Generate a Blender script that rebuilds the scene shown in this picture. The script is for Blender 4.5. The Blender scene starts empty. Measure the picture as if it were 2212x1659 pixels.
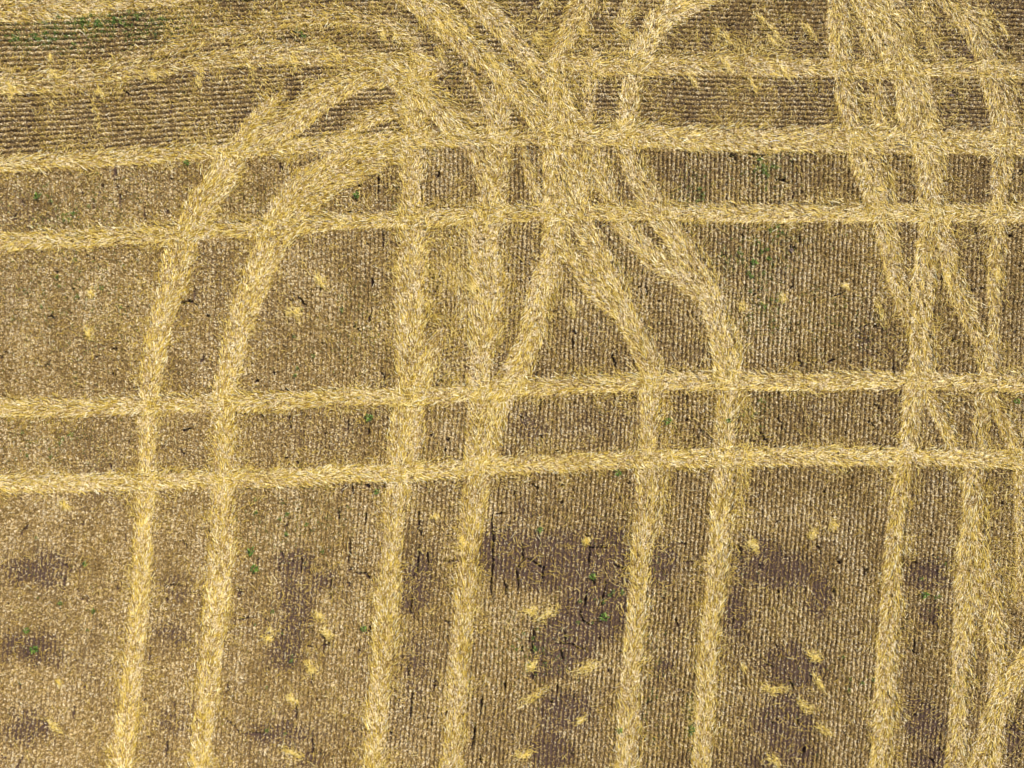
import bpy, math, random
import numpy as np
R = np.random.default_rng(7)
random.seed(7)
scene = bpy.context.scene
C = scene.collection

# ------------------------------------------------------------------ camera, sky, sun, exposure
S = 30.0 / 2212.0                       # metres on the field per unit of the survey grid
cam_d = bpy.data.cameras.new("camera")
cam_d.sensor_width = 36.0
cam_d.lens = 36.0 * 22.0 / 30.0
cam_d.clip_end = 2000.0
cam = bpy.data.objects.new("camera", cam_d)
C.objects.link(cam)
cam.location = (0, 0, 22.05)
scene.camera = cam

SUN_ELEV, SUN_AZ = 47.0, 46.0           # azimuth measured counter-clockwise from +x
sd = (math.cos(math.radians(SUN_AZ)) * math.cos(math.radians(SUN_ELEV)),
      math.sin(math.radians(SUN_AZ)) * math.cos(math.radians(SUN_ELEV)),
      math.sin(math.radians(SUN_ELEV)))
world = bpy.data.worlds.new("World")
scene.world = world
world.use_nodes = True
wn = world.node_tree
sky = wn.nodes.new("ShaderNodeTexSky")
sky.sky_type = 'NISHITA'
sky.sun_disc = False
sky.sun_elevation = math.radians(SUN_ELEV)
sky.sun_rotation = math.radians(90 - SUN_AZ)
bg = wn.nodes["Background"]
bg.inputs[1].default_value = 0.085
wn.links.new(sky.outputs[0], bg.inputs[0])
sl = bpy.data.lights.new("sun", 'SUN')
sl.energy = 4.6
sl.angle = math.radians(0.5)
sl.color = (1.0, 0.95, 0.87)
sun = bpy.data.objects.new("sun", sl)
C.objects.link(sun)
from mathutils import Vector
sun.rotation_euler = Vector(sd).to_track_quat('Z', 'Y').to_euler()
sun.location = (20, 20, 30)
scene.view_settings.view_transform = 'Standard'
scene.view_settings.look = 'None'
scene.view_settings.exposure = 0.60
scene.view_settings.gamma = 1.0

# ------------------------------------------------------------------ helpers
def lin(c):
    return tuple(((v / 255) / 12.92 if v / 255 <= 0.04045 else ((v / 255 + 0.055) / 1.055) ** 2.4) for v in c)

def W(px, py):                          # survey grid -> metres
    return (np.asarray(px, float) - 1106.0) * S, (829.5 - np.asarray(py, float)) * S

def vnoise(x, y, scale, seed):
    r = np.random.default_rng(seed)
    n = 512
    g = r.random((n, n)).astype(np.float32)
    fx = np.asarray(x) / scale + 1000.37; fy = np.asarray(y) / scale + 1000.71
    ix = np.floor(fx).astype(np.int64); iy = np.floor(fy).astype(np.int64)
    tx = fx - ix; ty = fy - iy
    tx = tx * tx * (3 - 2 * tx); ty = ty * ty * (3 - 2 * ty)
    a = g[iy % n, ix % n]; b = g[iy % n, (ix + 1) % n]
    c = g[(iy + 1) % n, ix % n]; d = g[(iy + 1) % n, (ix + 1) % n]
    return (a * (1 - tx) + b * tx) * (1 - ty) + (c * (1 - tx) + d * tx) * ty

def fbm(x, y, scale, seed, octv=4):
    s = 0; a = 1; t = 0
    for k in range(octv):
        s = s + a * vnoise(x, y, scale / 2 ** k, seed + k * 17); t += a; a *= 0.55
    return s / t

def sstep(a, b, v):
    t = np.clip((v - a) / (b - a), 0, 1)
    return t * t * (3 - 2 * t)

def build(name, verts, quads_per, material, tone, label=None, cat=None, group=None, kind=None, faces=None):
    """verts (N, k, 3) with the quads of one piece listed in quads_per"""
    n, k, _ = verts.shape
    q = np.asarray(quads_per, np.int64)
    fc = (np.arange(n, dtype=np.int64)[:, None, None] * k + q[None]).reshape(-1)
    me = bpy.data.meshes.new(name)
    nf = n * len(q)
    me.vertices.add(n * k); me.loops.add(nf * 4); me.polygons.add(nf)
    me.vertices.foreach_set("co", verts.reshape(-1).astype(np.float32))
    me.loops.foreach_set("vertex_index", fc.astype(np.int32))
    me.polygons.foreach_set("loop_start", (np.arange(nf) * 4).astype(np.int32))
    at = me.attributes.new("tone", 'FLOAT', 'POINT')
    at.data.foreach_set("value", np.repeat(np.asarray(tone, np.float32), k))
    me.update(calc_edges=True)
    me.materials.append(material)
    o = bpy.data.objects.new(name, me)
    C.objects.link(o)
    tag(o, label, cat, group, kind)
    return o

def tag(o, label=None, cat=None, group=None, kind=None):
    if label: o["label"] = label
    if cat: o["category"] = cat
    if group: o["group"] = group
    if kind: o["kind"] = kind

RQ = [(0, 1, 3, 2), (2, 3, 5, 4)]
def ribbons(x, y, z, ang, ln, wd, pitch, bend, roll, lift):
    """bent blades: six vertices each"""
    n = len(x)
    d = np.stack([np.cos(ang) * np.cos(pitch), np.sin(ang) * np.cos(pitch), np.sin(pitch)], 1)
    s = np.stack([-np.sin(ang) * np.cos(roll), np.cos(ang) * np.cos(roll), np.sin(roll)], 1)
    c = np.stack([x, y, z], 1)
    h = (ln / 2)[:, None]; w = (wd / 2)[:, None]
    mid = c + s * (bend * ln)[:, None]; mid[:, 2] += lift
    a = c - d * h; b = c + d * h
    return np.stack([a - s * w * .8, a + s * w * .8, mid - s * w, mid + s * w, b - s * w * .7, b + s * w * .7], 1)

SQ = [(0, 1, 2, 3)]
def quads(x, y, z, ang, ln, wd, pitch, roll):
    d = np.stack([np.cos(ang) * np.cos(pitch), np.sin(ang) * np.cos(pitch), np.sin(pitch)], 1) * (ln / 2)[:, None]
    s = np.stack([-np.sin(ang) * np.cos(roll), np.cos(ang) * np.cos(roll), np.sin(roll)], 1) * (wd / 2)[:, None]
    c = np.stack([x, y, z], 1)
    return np.stack([c - d - s, c + d - s * .6, c + d + s * .6, c - d + s], 1)

def principled(name, rough=0.7, spec=0.25):
    m = bpy.data.materials.new(name); m.use_nodes = True
    p = m.node_tree.nodes["Principled BSDF"]
    p.inputs["Roughness"].default_value = rough
    p.inputs["Specular IOR Level"].default_value = spec
    return m, m.node_tree, p

def ramp_mat(name, stops, rough=0.7, spec=0.25, trans=0.0):
    m, nt, p = principled(name, rough, spec)
    a = nt.nodes.new("ShaderNodeAttribute"); a.attribute_name = "tone"
    r = nt.nodes.new("ShaderNodeValToRGB")
    e = r.color_ramp.elements
    e[0].position, e[0].color = stops[0][0], (*stops[0][1], 1)
    e[1].position, e[1].color = stops[-1][0], (*stops[-1][1], 1)
    for pos, col in stops[1:-1]:
        q = e.new(pos); q.color = (*col, 1)
    nt.links.new(a.outputs["Fac"], r.inputs[0])
    nt.links.new(r.outputs[0], p.inputs["Base Color"])
    if trans:
        t = nt.nodes.new("ShaderNodeBsdfTranslucent"); mx = nt.nodes.new("ShaderNodeMixShader")
        mx.inputs[0].default_value = trans
        nt.links.new(r.outputs[0], t.inputs[0])
        nt.links.new(p.outputs[0], mx.inputs[1]); nt.links.new(t.outputs[0], mx.inputs[2])
        nt.links.new(mx.outputs[0], nt.nodes["Material Output"].inputs[0])
    return m

M_straw = ramp_mat("straw", [(0, (.13, .070, .012)), (.3, (.38, .235, .025)), (.62, (.69, .49, .075)), (.88, (.85, .67, .22)), (1, (.93, .83, .52))], .5, .35, .12)
M_chaff = ramp_mat("chaff", [(0, (.07, .037, .009)), (.3, (.26, .155, .040)), (.55, (.48, .325, .110)), (.78, (.72, .54, .26)), (1, (.88, .76, .52))], .8, .15, .12)
M_stub = ramp_mat("stubble", [(0, (.08, .045, .010)), (.4, (.23, .140, .032)), (.75, (.47, .33, .11)), (1, (.74, .60, .32))], .7, .2, .12)
M_weed = ramp_mat("weed_leaf", [(0, (.035, .065, .008)), (.5, (.075, .135, .014)), (.8, (.14, .21, .025)), (1, (.27, .33, .07))], .6, .3, .15)
M_stick = ramp_mat("dry_stick", [(0, (.20, .20, .16)), (1, (.62, .60, .55))], .8, .1)

def clod_mat():
    m, nt, p = principled("clod_soil", .95, .1)
    t = nt.nodes.new("ShaderNodeTexCoord"); n = nt.nodes.new("ShaderNodeTexNoise"); n.inputs["Scale"].default_value = 60
    r = nt.nodes.new("ShaderNodeValToRGB")
    r.color_ramp.elements[0].color = (.07, .045, .035, 1); r.color_ramp.elements[1].color = (.19, .14, .12, 1)
    nt.links.new(t.outputs["Object"], n.inputs["Vector"]); nt.links.new(n.outputs["Fac"], r.inputs[0]); nt.links.new(r.outputs[0], p.inputs["Base Color"])
    return m
M_clod = clod_mat()

# ------------------------------------------------------------------ the tracks of pressed straw (survey-grid points: x, y, half width)
# pts, density, fan (herringbone sign), tone shift, label
TR = []
def T(label, pts, dens=1.0, fan=1, tone=0.0, press=1.0, group="pressed straw wheel tracks"):
    TR.append(dict(label=label, pts=pts, dens=dens, fan=fan, tone=tone, press=press, group=group))

GH = "straw tracks running from side to side"
GV = "straw tracks running up the field"
GT = "thin and crossing straw trails at the top"
T("broad pale straw track crossing the whole field just below the area of horizontal rows",
  [(0,353,19),(166,345,19),(333,334,18),(470,325,16),(600,317,17),(737,306,19),(900,297,19),(1070,297,18),(1237,293,20),(1400,292,26),(1475,297,27),(1640,299,28),(1808,300,28),(1975,304,28),(2212,308,29)], 1.05, 1, .06, 1, GH)
T("second full-width straw track from the top, bending up gently to the right",
  [(0,520,22),(166,513,21),(333,505,19),(500,495,19),(666,485,19),(737,478,18),(903,470,19),(1070,463,19),(1237,458,19),(1400,457,18),(1475,458,19),(1640,460,20),(1808,458,21),(1975,458,21),(2212,460,20)], 1.1, -1, .05, 1, GH)
T("upper of the two full-width straw tracks that run as a pair below the middle",
  [(0,880,21),(166,879,20),(333,873,20),(500,869,20),(666,862,20),(737,856,20),(903,855,19),(1070,841,19),(1237,832,19),(1400,825,19),(1475,821,20),(1640,822,20),(1808,823,20),(1975,821,19),(2212,826,20)], 1.1, -1, .08, 1, GH)
T("lowest full-width straw track, nothing but open stubble and upright tracks below it",
  [(0,1043,20),(166,1043,20),(333,1038,19),(500,1035,19),(666,1028,19),(737,1023,19),(903,1018,19),(1070,1006,19),(1237,1000,19),(1400,990,18),(1475,990,19),(1640,986,20),(1808,986,20),(1975,988,19),(2212,993,19)], 1.15, 1, .1, 1, GH)
T("golden straw track running straight to the right edge above the topmost full-width track",
  [(1215,128,18),(1290,138,22),(1400,140,22),(1475,138,24),(1560,138,24),(1640,140,23),(1760,145,22),(1860,150,18),(1975,150,18),(2100,150,17),(2212,153,18)], 1.0, 1, .0, 1, GH)
T("ragged pale straw band along the left part of the area of horizontal rows",
  [(0,180,24),(80,176,26),(166,166,22),(260,155,19),(333,146,17),(430,132,20),(520,120,24),(610,112,24),(700,118,26),(800,128,24),(880,135,20)], .68, 1, .06, .55, GH)
T("arching thin straw trail rising from the left band and ending in the tangle",
  [(230,135,8),(300,116,14),(380,97,16),(433,84,18),(510,66,19),(566,52,20),(640,38,20),(700,34,20),(760,36,20),(830,52,18),(900,80,18)], .62, -1, -.02, .5, GT)
T("straw band cut off by the top edge in the upper left corner",
  [(0,14,34),(80,14,32),(160,12,26),(240,8,20),(320,1,14),(400,-8,12)], .85, 1, .06, .8, GH)
T("long curving straw track furthest left, bottom edge to the top arc",
  [(262,1659,25),(280,1500,22),(297,1340,21),(307,1200,20),(311,1106,20),(315,1020,21),(317,920,20),(321,860,21),(328,800,23),(348,700,25),(378,600,31),(390,553,33),(405,500,31),(445,430,36),(480,385,34),(502,355,28),(515,315,22),(535,280,20),(562,248,17),(590,216,12),(618,196,6)], 1.05, 1, 0, 1, GV)
T("second straw track from the left, curving right until it meets the broad track",
  [(433,1659,23),(447,1500,22),(463,1340,25),(479,1200,27),(481,1106,23),(485,1020,25),(482,920,25),(480,860,23),(495,800,25),(518,700,27),(542,640,31),(567,575,32),(583,525,35),(615,470,43),(645,428,47),(690,392,45),(740,362,42),(800,338,36),(866,322,28)], 1.05, 1, 0, 1, GV)
T("curved yellow straw track sweeping from the broad track up into the left of the tangle",
  [(545,314,32),(600,280,33),(650,242,32),(700,206,30),(760,175,30),(820,156,30),(885,150,32),(940,140,26)], 1.0, -1, .0, 1, GT)
T("short golden straw track under the dark lens-shaped stubble patch near the top",
  [(745,296,12),(775,268,16),(804,252,19),(840,240,20),(885,232,20)], .95, -1, -.02, .9, GT)
T("short straw track falling from the left tangle to the broad track",
  [(830,142,18),(870,185,24),(905,195,26),(937,218,32),(960,245,30),(985,275,28),(1005,300,26)], 1.0, 1, .02, 1, GT)
T("third straw track from the left, dead straight from the bottom edge to the tangle",
  [(809,1659,22),(813,1600,22),(819,1500,22),(829,1400,24),(835,1300,25),(845,1200,23),(853,1106,24),(860,1050,28),(869,1000,34),(878,940,38),(884,880,35),(889,820,35),(890,750,35),(887,650,36),(890,560,34),(891,500,32),(893,440,28),(893,380,27),(892,320,26),(898,250,24),(905,180,24),(905,115,20)], 1.0, 1, .0, 1, GV)
T("fourth straw track from the left, going straight on up beside the fork",
  [(975,1659,22),(980,1600,21),(989,1500,22),(995,1400,22),(1005,1300,22),(1012,1200,22),(1022,1106,26),(1028,1050,28),(1038,1000,33),(1040,940,35),(1036,880,28),(1036,800,24),(1052,700,34),(1056,620,36),(1050,560,32),(1050,500,34),(1066,440,33),(1075,380,24),(1075,320,25),(1078,260,24),(1085,200,22),(1095,160,16)], .95, 1, .0, .95, GV)
T("straw track forking right off the fourth one and climbing to the top edge",
  [(1058,960,28),(1066,900,26),(1095,830,30),(1120,790,30),(1142,740,28),(1160,680,27),(1174,620,28),(1194,560,27),(1200,500,27),(1204,440,30),(1200,380,26),(1196,320,28),(1204,270,28),(1208,220,26),(1204,150,22),(1214,100,22),(1240,50,26),(1264,0,28)], 1.0, -1, .02, 1, GV)
T("short straw trail slanting left between the two middle tracks above the lower pair",
  [(955,715,14),(935,760,20),(918,800,20),(905,840,18)], .8, 1, .0, .6, GV)
T("steep narrow straw trail left of the middle fork between the top two full-width tracks",
  [(1022,318,14),(1040,370,18),(1056,410,20),(1066,442,18)], .9, 1, .0, .9, GV)
T("thin slanting straw trail just right of the small square of stubble in the middle",
  [(1127,318,10),(1140,360,13),(1152,400,13),(1166,440,12)], .85, 1, -.04, .8, GV)
T("short upright straw band right of the middle crossing, between the top two full-width tracks",
  [(1250,315,24),(1252,360,25),(1252,400,24),(1250,440,22)], .85, -1, .0, .9, GV)
T("straw track with grey tint leaning down to the right past the weedy stubble",
  [(1352,1659,22),(1357,1600,23),(1362,1500,23),(1369,1400,21),(1379,1300,21),(1385,1200,22),(1396,1106,26),(1398,1050,24),(1398,990,22),(1403,940,20),(1403,880,22),(1407,840,26),(1404,790,28),(1388,750,27),(1366,705,27),(1345,660,25),(1320,600,24),(1300,560,25),(1275,510,25),(1250,470,25),(1225,440,24)], .95, 1, .03, 1, GV)
T("narrow straw arm closing the long triangle of stubble right of the middle",
  [(1338,672,18),(1312,650,22),(1280,615,22),(1256,582,20),(1236,552,18),(1216,520,16)], 1.0, 1, .0, 1, GV)
T("long curved straw track from the grey trail down past the triangle to the bottom edge",
  [(1517,1659,23),(1522,1600,21),(1527,1500,22),(1532,1400,20),(1542,1300,20),(1551,1200,22),(1560,1106,25),(1564,1050,24),(1568,940,23),(1570,880,22),(1573,830,28),(1573,780,32),(1562,740,29),(1551,700,28),(1540,655,27),(1520,610,30),(1486,555,30),(1455,505,28),(1425,465,26),(1400,420,26),(1375,375,24),(1358,330,22),(1348,290,22)], .98, 1, .06, 1, GV)
T("straw track joining the long curved one from the upper left after passing the middle crossing",
  [(1530,650,16),(1498,618,24),(1450,582,26),(1400,545,25),(1360,500,22),(1330,455,20),(1312,410,18),(1296,360,18),(1282,315,16)], .85, 1, .04, .9, GV)
T("greyish straw trail bending right to the top edge beyond the middle tangle",
  [(1350,282,22),(1357,250,22),(1363,200,21),(1373,150,22),(1393,100,26),(1412,62,28),(1445,28,28),(1500,0,26)], .75, 1, .14, 1, GT)
T("thin upright straw trail between the middle fork and the greyish trail",
  [(1273,275,12),(1274,220,13),(1278,170,14),(1284,110,12)], .9, 1, -.02, .7, GT)
T("broad straw track plunging from the top edge diagonally into the middle tangle",
  [(898,-4,28),(940,30,32),(985,68,32),(1035,115,28),(1075,150,26),(1115,190,28),(1145,225,30),(1168,258,30),(1188,292,28)], 1.05, 1, .03, 1, GT)
T("second diagonal straw track from the top edge, right of the broad plunging one",
  [(1030,0,28),(1065,35,28),(1095,68,26),(1140,122,24),(1180,165,24),(1210,210,26),(1232,250,26),(1250,288,24)], .95, 1, -.03, 1, GT)
T("narrow golden trail between two small dark patches in the tangle",
  [(1010,152,10),(1030,182,14),(1050,215,15),(1062,250,14),(1070,285,14)], .9, 1, -.03, .8, GT)
T("stubby yellow straw wisp lying across the tangle just over the broad track",
  [(955,225,7),(985,236,11),(1010,245,12),(1040,258,8)], .9, 1, .0, .5, GT)
T("faint upright trail touching the top edge left of the middle",
  [(1182,-4,13),(1178,30,13),(1170,62,8)], .6, 1, -.02, .4, GT)
T("small straw tongue hanging from the top edge right of the middle",
  [(1368,-4,14),(1352,28,16),(1342,58,14),(1350,78,8)], .7, -1, .02, .5, GT)
T("left of the two long tracks at the right that close into a narrow wedge",
  [(1805,-4,22),(1812,50,26),(1814,100,24),(1822,150,22),(1832,200,27),(1845,270,22),(1866,320,36),(1886,380,38),(1898,430,30),(1916,500,25),(1928,553,22),(1938,600,20),(1950,640,20),(1965,680,18),(1980,720,14)], 1.0, 1, .0, 1, GV)
T("long right-hand straw track running from the top edge straight down to the bottom",
  [(1897,1659,20),(1907,1600,23),(1913,1500,24),(1916,1400,23),(1927,1300,24),(1933,1200,22),(1940,1106,20),(1950,1050,22),(1958,1000,22),(1967,940,22),(1972,880,22),(1985,820,30),(1990,770,28),(1990,720,26),(1993,660,26),(1998,600,26),(2003,553,24),(2009,500,28),(2012,430,28),(2011,380,30),(2006,320,34),(1990,270,43),(1976,200,44),(1957,150,38),(1937,100,38),(1904,50,34),(1868,0,30)], 1.05, -1, .03, 1, GV)
T("broad loose straw patch between the two long right-hand tracks at the top edge",
  [(1925,-4,30),(1940,40,30),(1952,80,28),(1960,120,20)], .75, 1, -.02, .7, GT)
T("thin inner straw trail between the two long right-hand tracks above the broad track",
  [(1872,70,16),(1880,120,14),(1890,170,18),(1900,220,20),(1903,272,16)], .75, 1, -.03, .7, GT)
T("faint upright straw trail near the top edge left of the corner diagonal",
  [(2006,-4,15),(2008,40,16),(2012,90,15),(2030,130,10)], .6, 1, .0, .5, GT)
T("diagonal straw track coming down from the top right corner area into the broad track",
  [(2052,-4,26),(2085,35,28),(2112,70,30),(2130,120,28),(2142,160,28),(2160,205,32),(2172,270,32),(2168,330,26),(2165,380,24),(2162,440,20),(2158,520,17),(2150,600,17),(2150,700,14),(2142,790,16)], .9, 1, .02, .95, GV)
T("short straw fringe on the right side of the top right diagonal",
  [(2120,-4,16),(2130,30,17),(2140,66,14),(2160,95,8)], .65, 1, -.02, .4, GT)
T("curved straw track slipping down right from the wedge to the upper lower-middle track",
  [(2025,455,20),(2040,500,24),(2050,550,20),(2062,610,22),(2085,665,20),(2105,705,20),(2122,745,18),(2132,800,18)], .85, 1, .03, .9, GV)
T("short slanting straw arm between the lower pair of tracks, right of the long straight one",
  [(2000,845,14),(2018,870,18),(2036,905,17),(2050,940,16),(2060,968,14)], .95, 1, .02, .9, GV)
T("curved straw arm leaving the lower pair of tracks at the right edge",
  [(2140,845,16),(2158,880,18),(2178,925,18),(2194,965,18),(2203,1010,14),(2206,1100,13),(2208,1200,13),(2206,1300,14)], .85, 1, .0, .8, GV)
T("faint upright straw trail between the lower pair of tracks near the right edge",
  [(2122,850,14),(2120,900,17),(2116,968,18)], .65, -1, .0, .6, GV)
T("wide pale straw track near the right edge going down to the bottom",
  [(2110,1010,28),(2104,1060,24),(2107,1106,26),(2104,1160,30),(2100,1220,34),(2090,1300,30),(2080,1400,24),(2073,1500,20),(2070,1600,22),(2066,1659,26)], .88, 1, .06, .9, GV)
T("straw track splitting right off the wide pale one toward the bottom edge",
  [(2125,1190,20),(2140,1250,26),(2148,1320,24),(2156,1400,22),(2157,1460,20),(2152,1540,18),(2152,1600,17),(2153,1659,16)], .85, 1, -.02, .9, GV)
T("diagonal straw track entering at the lower right corner",
  [(2225,1425,28),(2195,1470,26),(2168,1510,26),(2145,1560,26),(2128,1610,22),(2112,1659,22)], .95, 1, .02, .9, GV)
T("thin upright wisp beside the long curved track between the lower pair",
  [(1606,850,9),(1612,900,11),(1612,960,11),(1604,1030,11),(1590,1110,9)], .5, 1, -.04, .3, GV)
T("thin upright wisp right of the grey-tinted track between the lower pair",
  [(1440,855,10),(1445,900,14),(1442,960,12),(1434,1060,10),(1425,1150,8)], .55, 1, -.04, .35, GV)
T("loose straw spill above the lower pair, between the third and fourth tracks",
  [(985,570,16),(1000,620,24),(1008,670,24),(1000,730,18)], .42, 1, .08, .25, GV)

for t in TR:
    p = [list(q) for q in t["pts"]]
    def ext(a, b):
        dx, dy = a[0] - b[0], a[1] - b[1]; l = math.hypot(dx, dy)
        return [a[0] + dx / l * 190, a[1] + dy / l * 190, a[2]]
    def edge(q):
        return q[0] < 3 or q[0] > 2209 or q[1] < 3 or q[1] > 1655
    if edge(p[0]): p.insert(0, ext(p[0], p[1]))
    if edge(p[-1]): p.append(ext(p[-1], p[-2]))
    # Catmull-Rom resample
    P = np.array(p, float); P = np.vstack([2 * P[0] - P[1], P, 2 * P[-1] - P[-2]])
    out = []
    for i in range(1, len(P) - 2):
        n = max(2, int(math.hypot(*(P[i + 1][:2] - P[i][:2])) / 14))
        for k in range(n):
            u = k / n
            out.append(.5 * (2 * P[i] + (P[i + 1] - P[i - 1]) * u + (2 * P[i - 1] - 5 * P[i] + 4 * P[i + 1] - P[i + 2]) * u * u + (3 * P[i] - P[i - 1] - 3 * P[i + 1] + P[i + 2]) * u ** 3))
    out.append(P[-2]); out = np.array(out)
    X, Y = W(out[:, 0], out[:, 1])
    t["X"], t["Y"], t["H"] = X, Y, out[:, 2] * S

# ------------------------------------------------------------------ drying cracks and holes in the soil (crop tile origin, points)
CR = []
def cr(ox, oy, *lines):
    for l in lines:
        CR.append([(ox + a / 3.0, oy + b / 3.0) for a, b in l])
cr(737,1106, [(985,0),(975,60),(985,180),(975,240),(982,330),(968,470),(975,580)], [(1170,200),(1175,320),(1130,370),(1148,470),(1140,545)],
   [(1175,320),(1210,308),(1260,340),(1310,370),(1288,480)], [(1612,215),(1604,340)], [(1610,240),(1720,232)], [(1592,510),(1578,600),(1548,640),(1562,710),(1620,742),(1655,738)],
   [(1712,455),(1688,610)], [(1770,350),(1850,380)], [(1247,755),(1240,850),(1228,930)], [(50,170),(57,240),(38,330)], [(85,398),(160,405),(180,440),(205,450)],
   [(502,0),(498,120),(530,165)], [(503,215),(492,290),(486,380),(450,440),(395,450)], [(457,560),(448,630)], [(430,975),(428,1065)], [(612,1085),(598,1160)], [(465,1150),(452,1250),(440,1350)],
   [(912,1205),(903,1315)], [(1053,1105),(1062,1155)], [(1350,860),(1500,862),(1530,890),(1605,905)], [(1425,900),(1432,965)], [(158,5),(152,95)], [(852,1375),(860,1450),(838,1550)],
   [(650,322),(690,326),(765,310)], [(1000,22),(1065,8)], [(1250,1010),(1240,1090)], [(1120,1075),(1150,1085)], [(1405,1120),(1395,1170)], [(1740,1010),(1730,1050)], [(575,1370),(585,1390)], [(1485,1560),(1500,1590)], [(1095,1440),(1105,1455)])
cr(0,1106, [(1858,308),(1895,328)], [(1952,305),(1943,395)], [(2142,435),(2138,575)], [(1552,495),(1543,565)], [(1545,702),(1612,684)], [(1065,492),(1110,480),(1165,480)],
   [(412,438),(400,525)], [(382,915),(368,1025)], [(472,1255),(468,1345)], [(558,535),(566,605)], [(972,875),(963,965)], [(2070,800),(2102,822),(2090,912)], [(1438,1318),(1480,1370),(1522,1402),(1545,1440)],
   [(1912,1245),(1914,1345)], [(2022,1475),(2026,1560),(1975,1582)], [(1077,1495),(1068,1595)], [(1478,1095),(1458,1205)], [(1560,1440),(1700,1442)], [(398,338),(430,350),(442,372)], [(0,1588),(35,1602)], [(1730,1010),(1720,1060)], [(360,1080),(365,1140)], [(1990,870),(2020,882)], [(150,915),(165,930)], [(60,1500),(62,1530)])
cr(1475,1106, [(1405,742),(1422,760),(1410,795)], [(1422,750),(1445,775)], [(1450,882),(1522,922)], [(1605,695),(1588,742)], [(342,688),(318,735)], [(365,482),(405,474)], [(520,978),(592,1014)], [(1118,862),(1152,850)],
   [(1088,570),(1100,590)], [(590,1345),(620,1352)], [(500,335),(498,385)], [(745,1350),(760,1400)], [(1908,930),(1935,930)], [(1040,1430),(1055,1440)])
cr(1475,553, [(1128,468),(1190,452),(1206,428)], [(1150,690),(1168,700)], [(1225,1218),(1255,1222)], [(702,398),(690,505)], [(1752,508),(1756,565)], [(1255,630),(1275,632)], [(720,440),(760,452)], [(1930,205),(1965,212)], [(2170,478),(2200,484)], [(20,900),(28,950)], [(1230,960),(1236,985)], [(1205,1080),(1250,1105)])
cr(737,553, [(1478,492),(1512,484)], [(1502,515),(1494,605)], [(1765,635),(1756,655),(1782,725)], [(196,145),(200,195)], [(1145,1035),(1180,1062)], [(1292,935),(1284,1005)], [(1288,1160),(1302,1195)], [(266,755),(276,792)],
   [(1228,1475),(1280,1512)], [(1122,1525),(1108,1562)], [(72,1485),(76,1545)], [(276,1465),(273,1545)], [(548,1455),(552,1515)], [(1380,1258),(1410,1262)], [(600,170),(625,172)], [(1472,632),(1490,636)], [(175,1120),(172,1165)], [(45,1060),(38,1135)], [(1155,35),(1175,40)], [(1610,290),(1625,300)])
cr(0,553, [(1262,195),(1254,285)], [(1312,635),(1298,705)], [(718,607),(760,600)], [(858,648),(884,692)], [(832,1195),(828,1225)], [(1178,1132),(1235,1118)], [(300,395),(360,400)], [(1325,385),(1350,390)], [(1925,260),(1980,330)], [(450,365),(462,372)], [(2080,560),(2090,575)])
cr(0,0, [(1112,660),(1100,750)], [(1295,760),(1266,805)], [(742,1038),(738,1165),(706,1192)], [(602,1285),(598,1355)], [(630,1250),(655,1252)], [(938,1335),(928,1445)], [(712,395),(712,505)], [(780,568),(842,622)], [(1372,15),(1354,105)], [(1816,1035),(1808,1135)], [(1105,1150),(1100,1172)], [(575,870),(582,890)], [(140,1300),(150,1340)])
cr(737,0, [(632,1105),(618,1165)], [(612,1240),(610,1262)], [(512,1185),(522,1320)], [(242,1115),(232,1265)], [(2155,515),(2143,555)], [(2032,700),(2025,725)], [(1605,285),(1620,292)], [(690,560),(700,580)], [(160,1570),(175,1590)], [(270,1500),(272,1600)], [(1880,670),(1884,690)])
cr(1475,0, [(724,195),(722,255)], [(872,515),(868,600)], [(1738,600),(1792,622)], [(1750,565),(1745,600)], [(275,1012),(332,1000)], [(420,1000),(545,1012)], [(600,1158),(685,1184)], [(690,1590),(720,1610)], [(1500,1240),(1515,1262)], [(640,140),(650,155)])

# bare, darker soil (x, y, rx, ry, strength) and extra-pale litter
BARE = [(1090,1200,70,48,1),(1190,1215,85,60,1),(1300,1220,80,62,1),(1280,1320,75,55,1),(1220,1390,62,55,1),(1190,1440,45,30,.8),(1220,1540,55,40,.8),(1190,1620,48,45,.7),(1330,1180,50,30,.9),
        (1640,1215,75,45,.75),(1700,1240,70,40,.7),(1770,1290,32,48,.75),(1590,1330,40,60,.6),(1720,1440,55,45,.8),(1700,1560,55,55,.95),(1650,1650,50,30,.5),(1720,1630,50,30,.6),
        (2000,1240,55,45,.5),(2010,1330,40,40,.45),(1990,1560,50,55,.7),(2010,1640,50,30,.6),(2190,1590,20,50,.7),
        (640,1220,60,45,.6),(640,1310,55,70,.65),(620,1400,50,60,.6),(700,1250,40,40,.5),(610,1590,80,40,.5),(680,1640,40,30,.5),
        (80,1230,110,45,.55),(60,1400,80,40,.65),(120,1420,50,30,.45),(60,1570,70,45,.6),(380,1270,60,45,.4),(370,1370,60,50,.4),(370,1560,60,50,.35),
        (900,1230,50,45,.55),(890,1290,40,45,.6),(900,1430,40,90,.3),(1430,1220,35,60,.6),(1440,1440,30,40,.45),
        (2120,100,45,30,.9),(2000,100,40,26,.7),(1720,90,40,25,.4),(1560,80,60,40,.35),(1820,330,30,20,.2),(1150,920,60,40,.3),(1410,75,22,26,.8),(430,170,40,20,.35),(1880,730,50,40,.3),(640,650,45,30,.3),(1140,1100,60,30,.3)]
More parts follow.
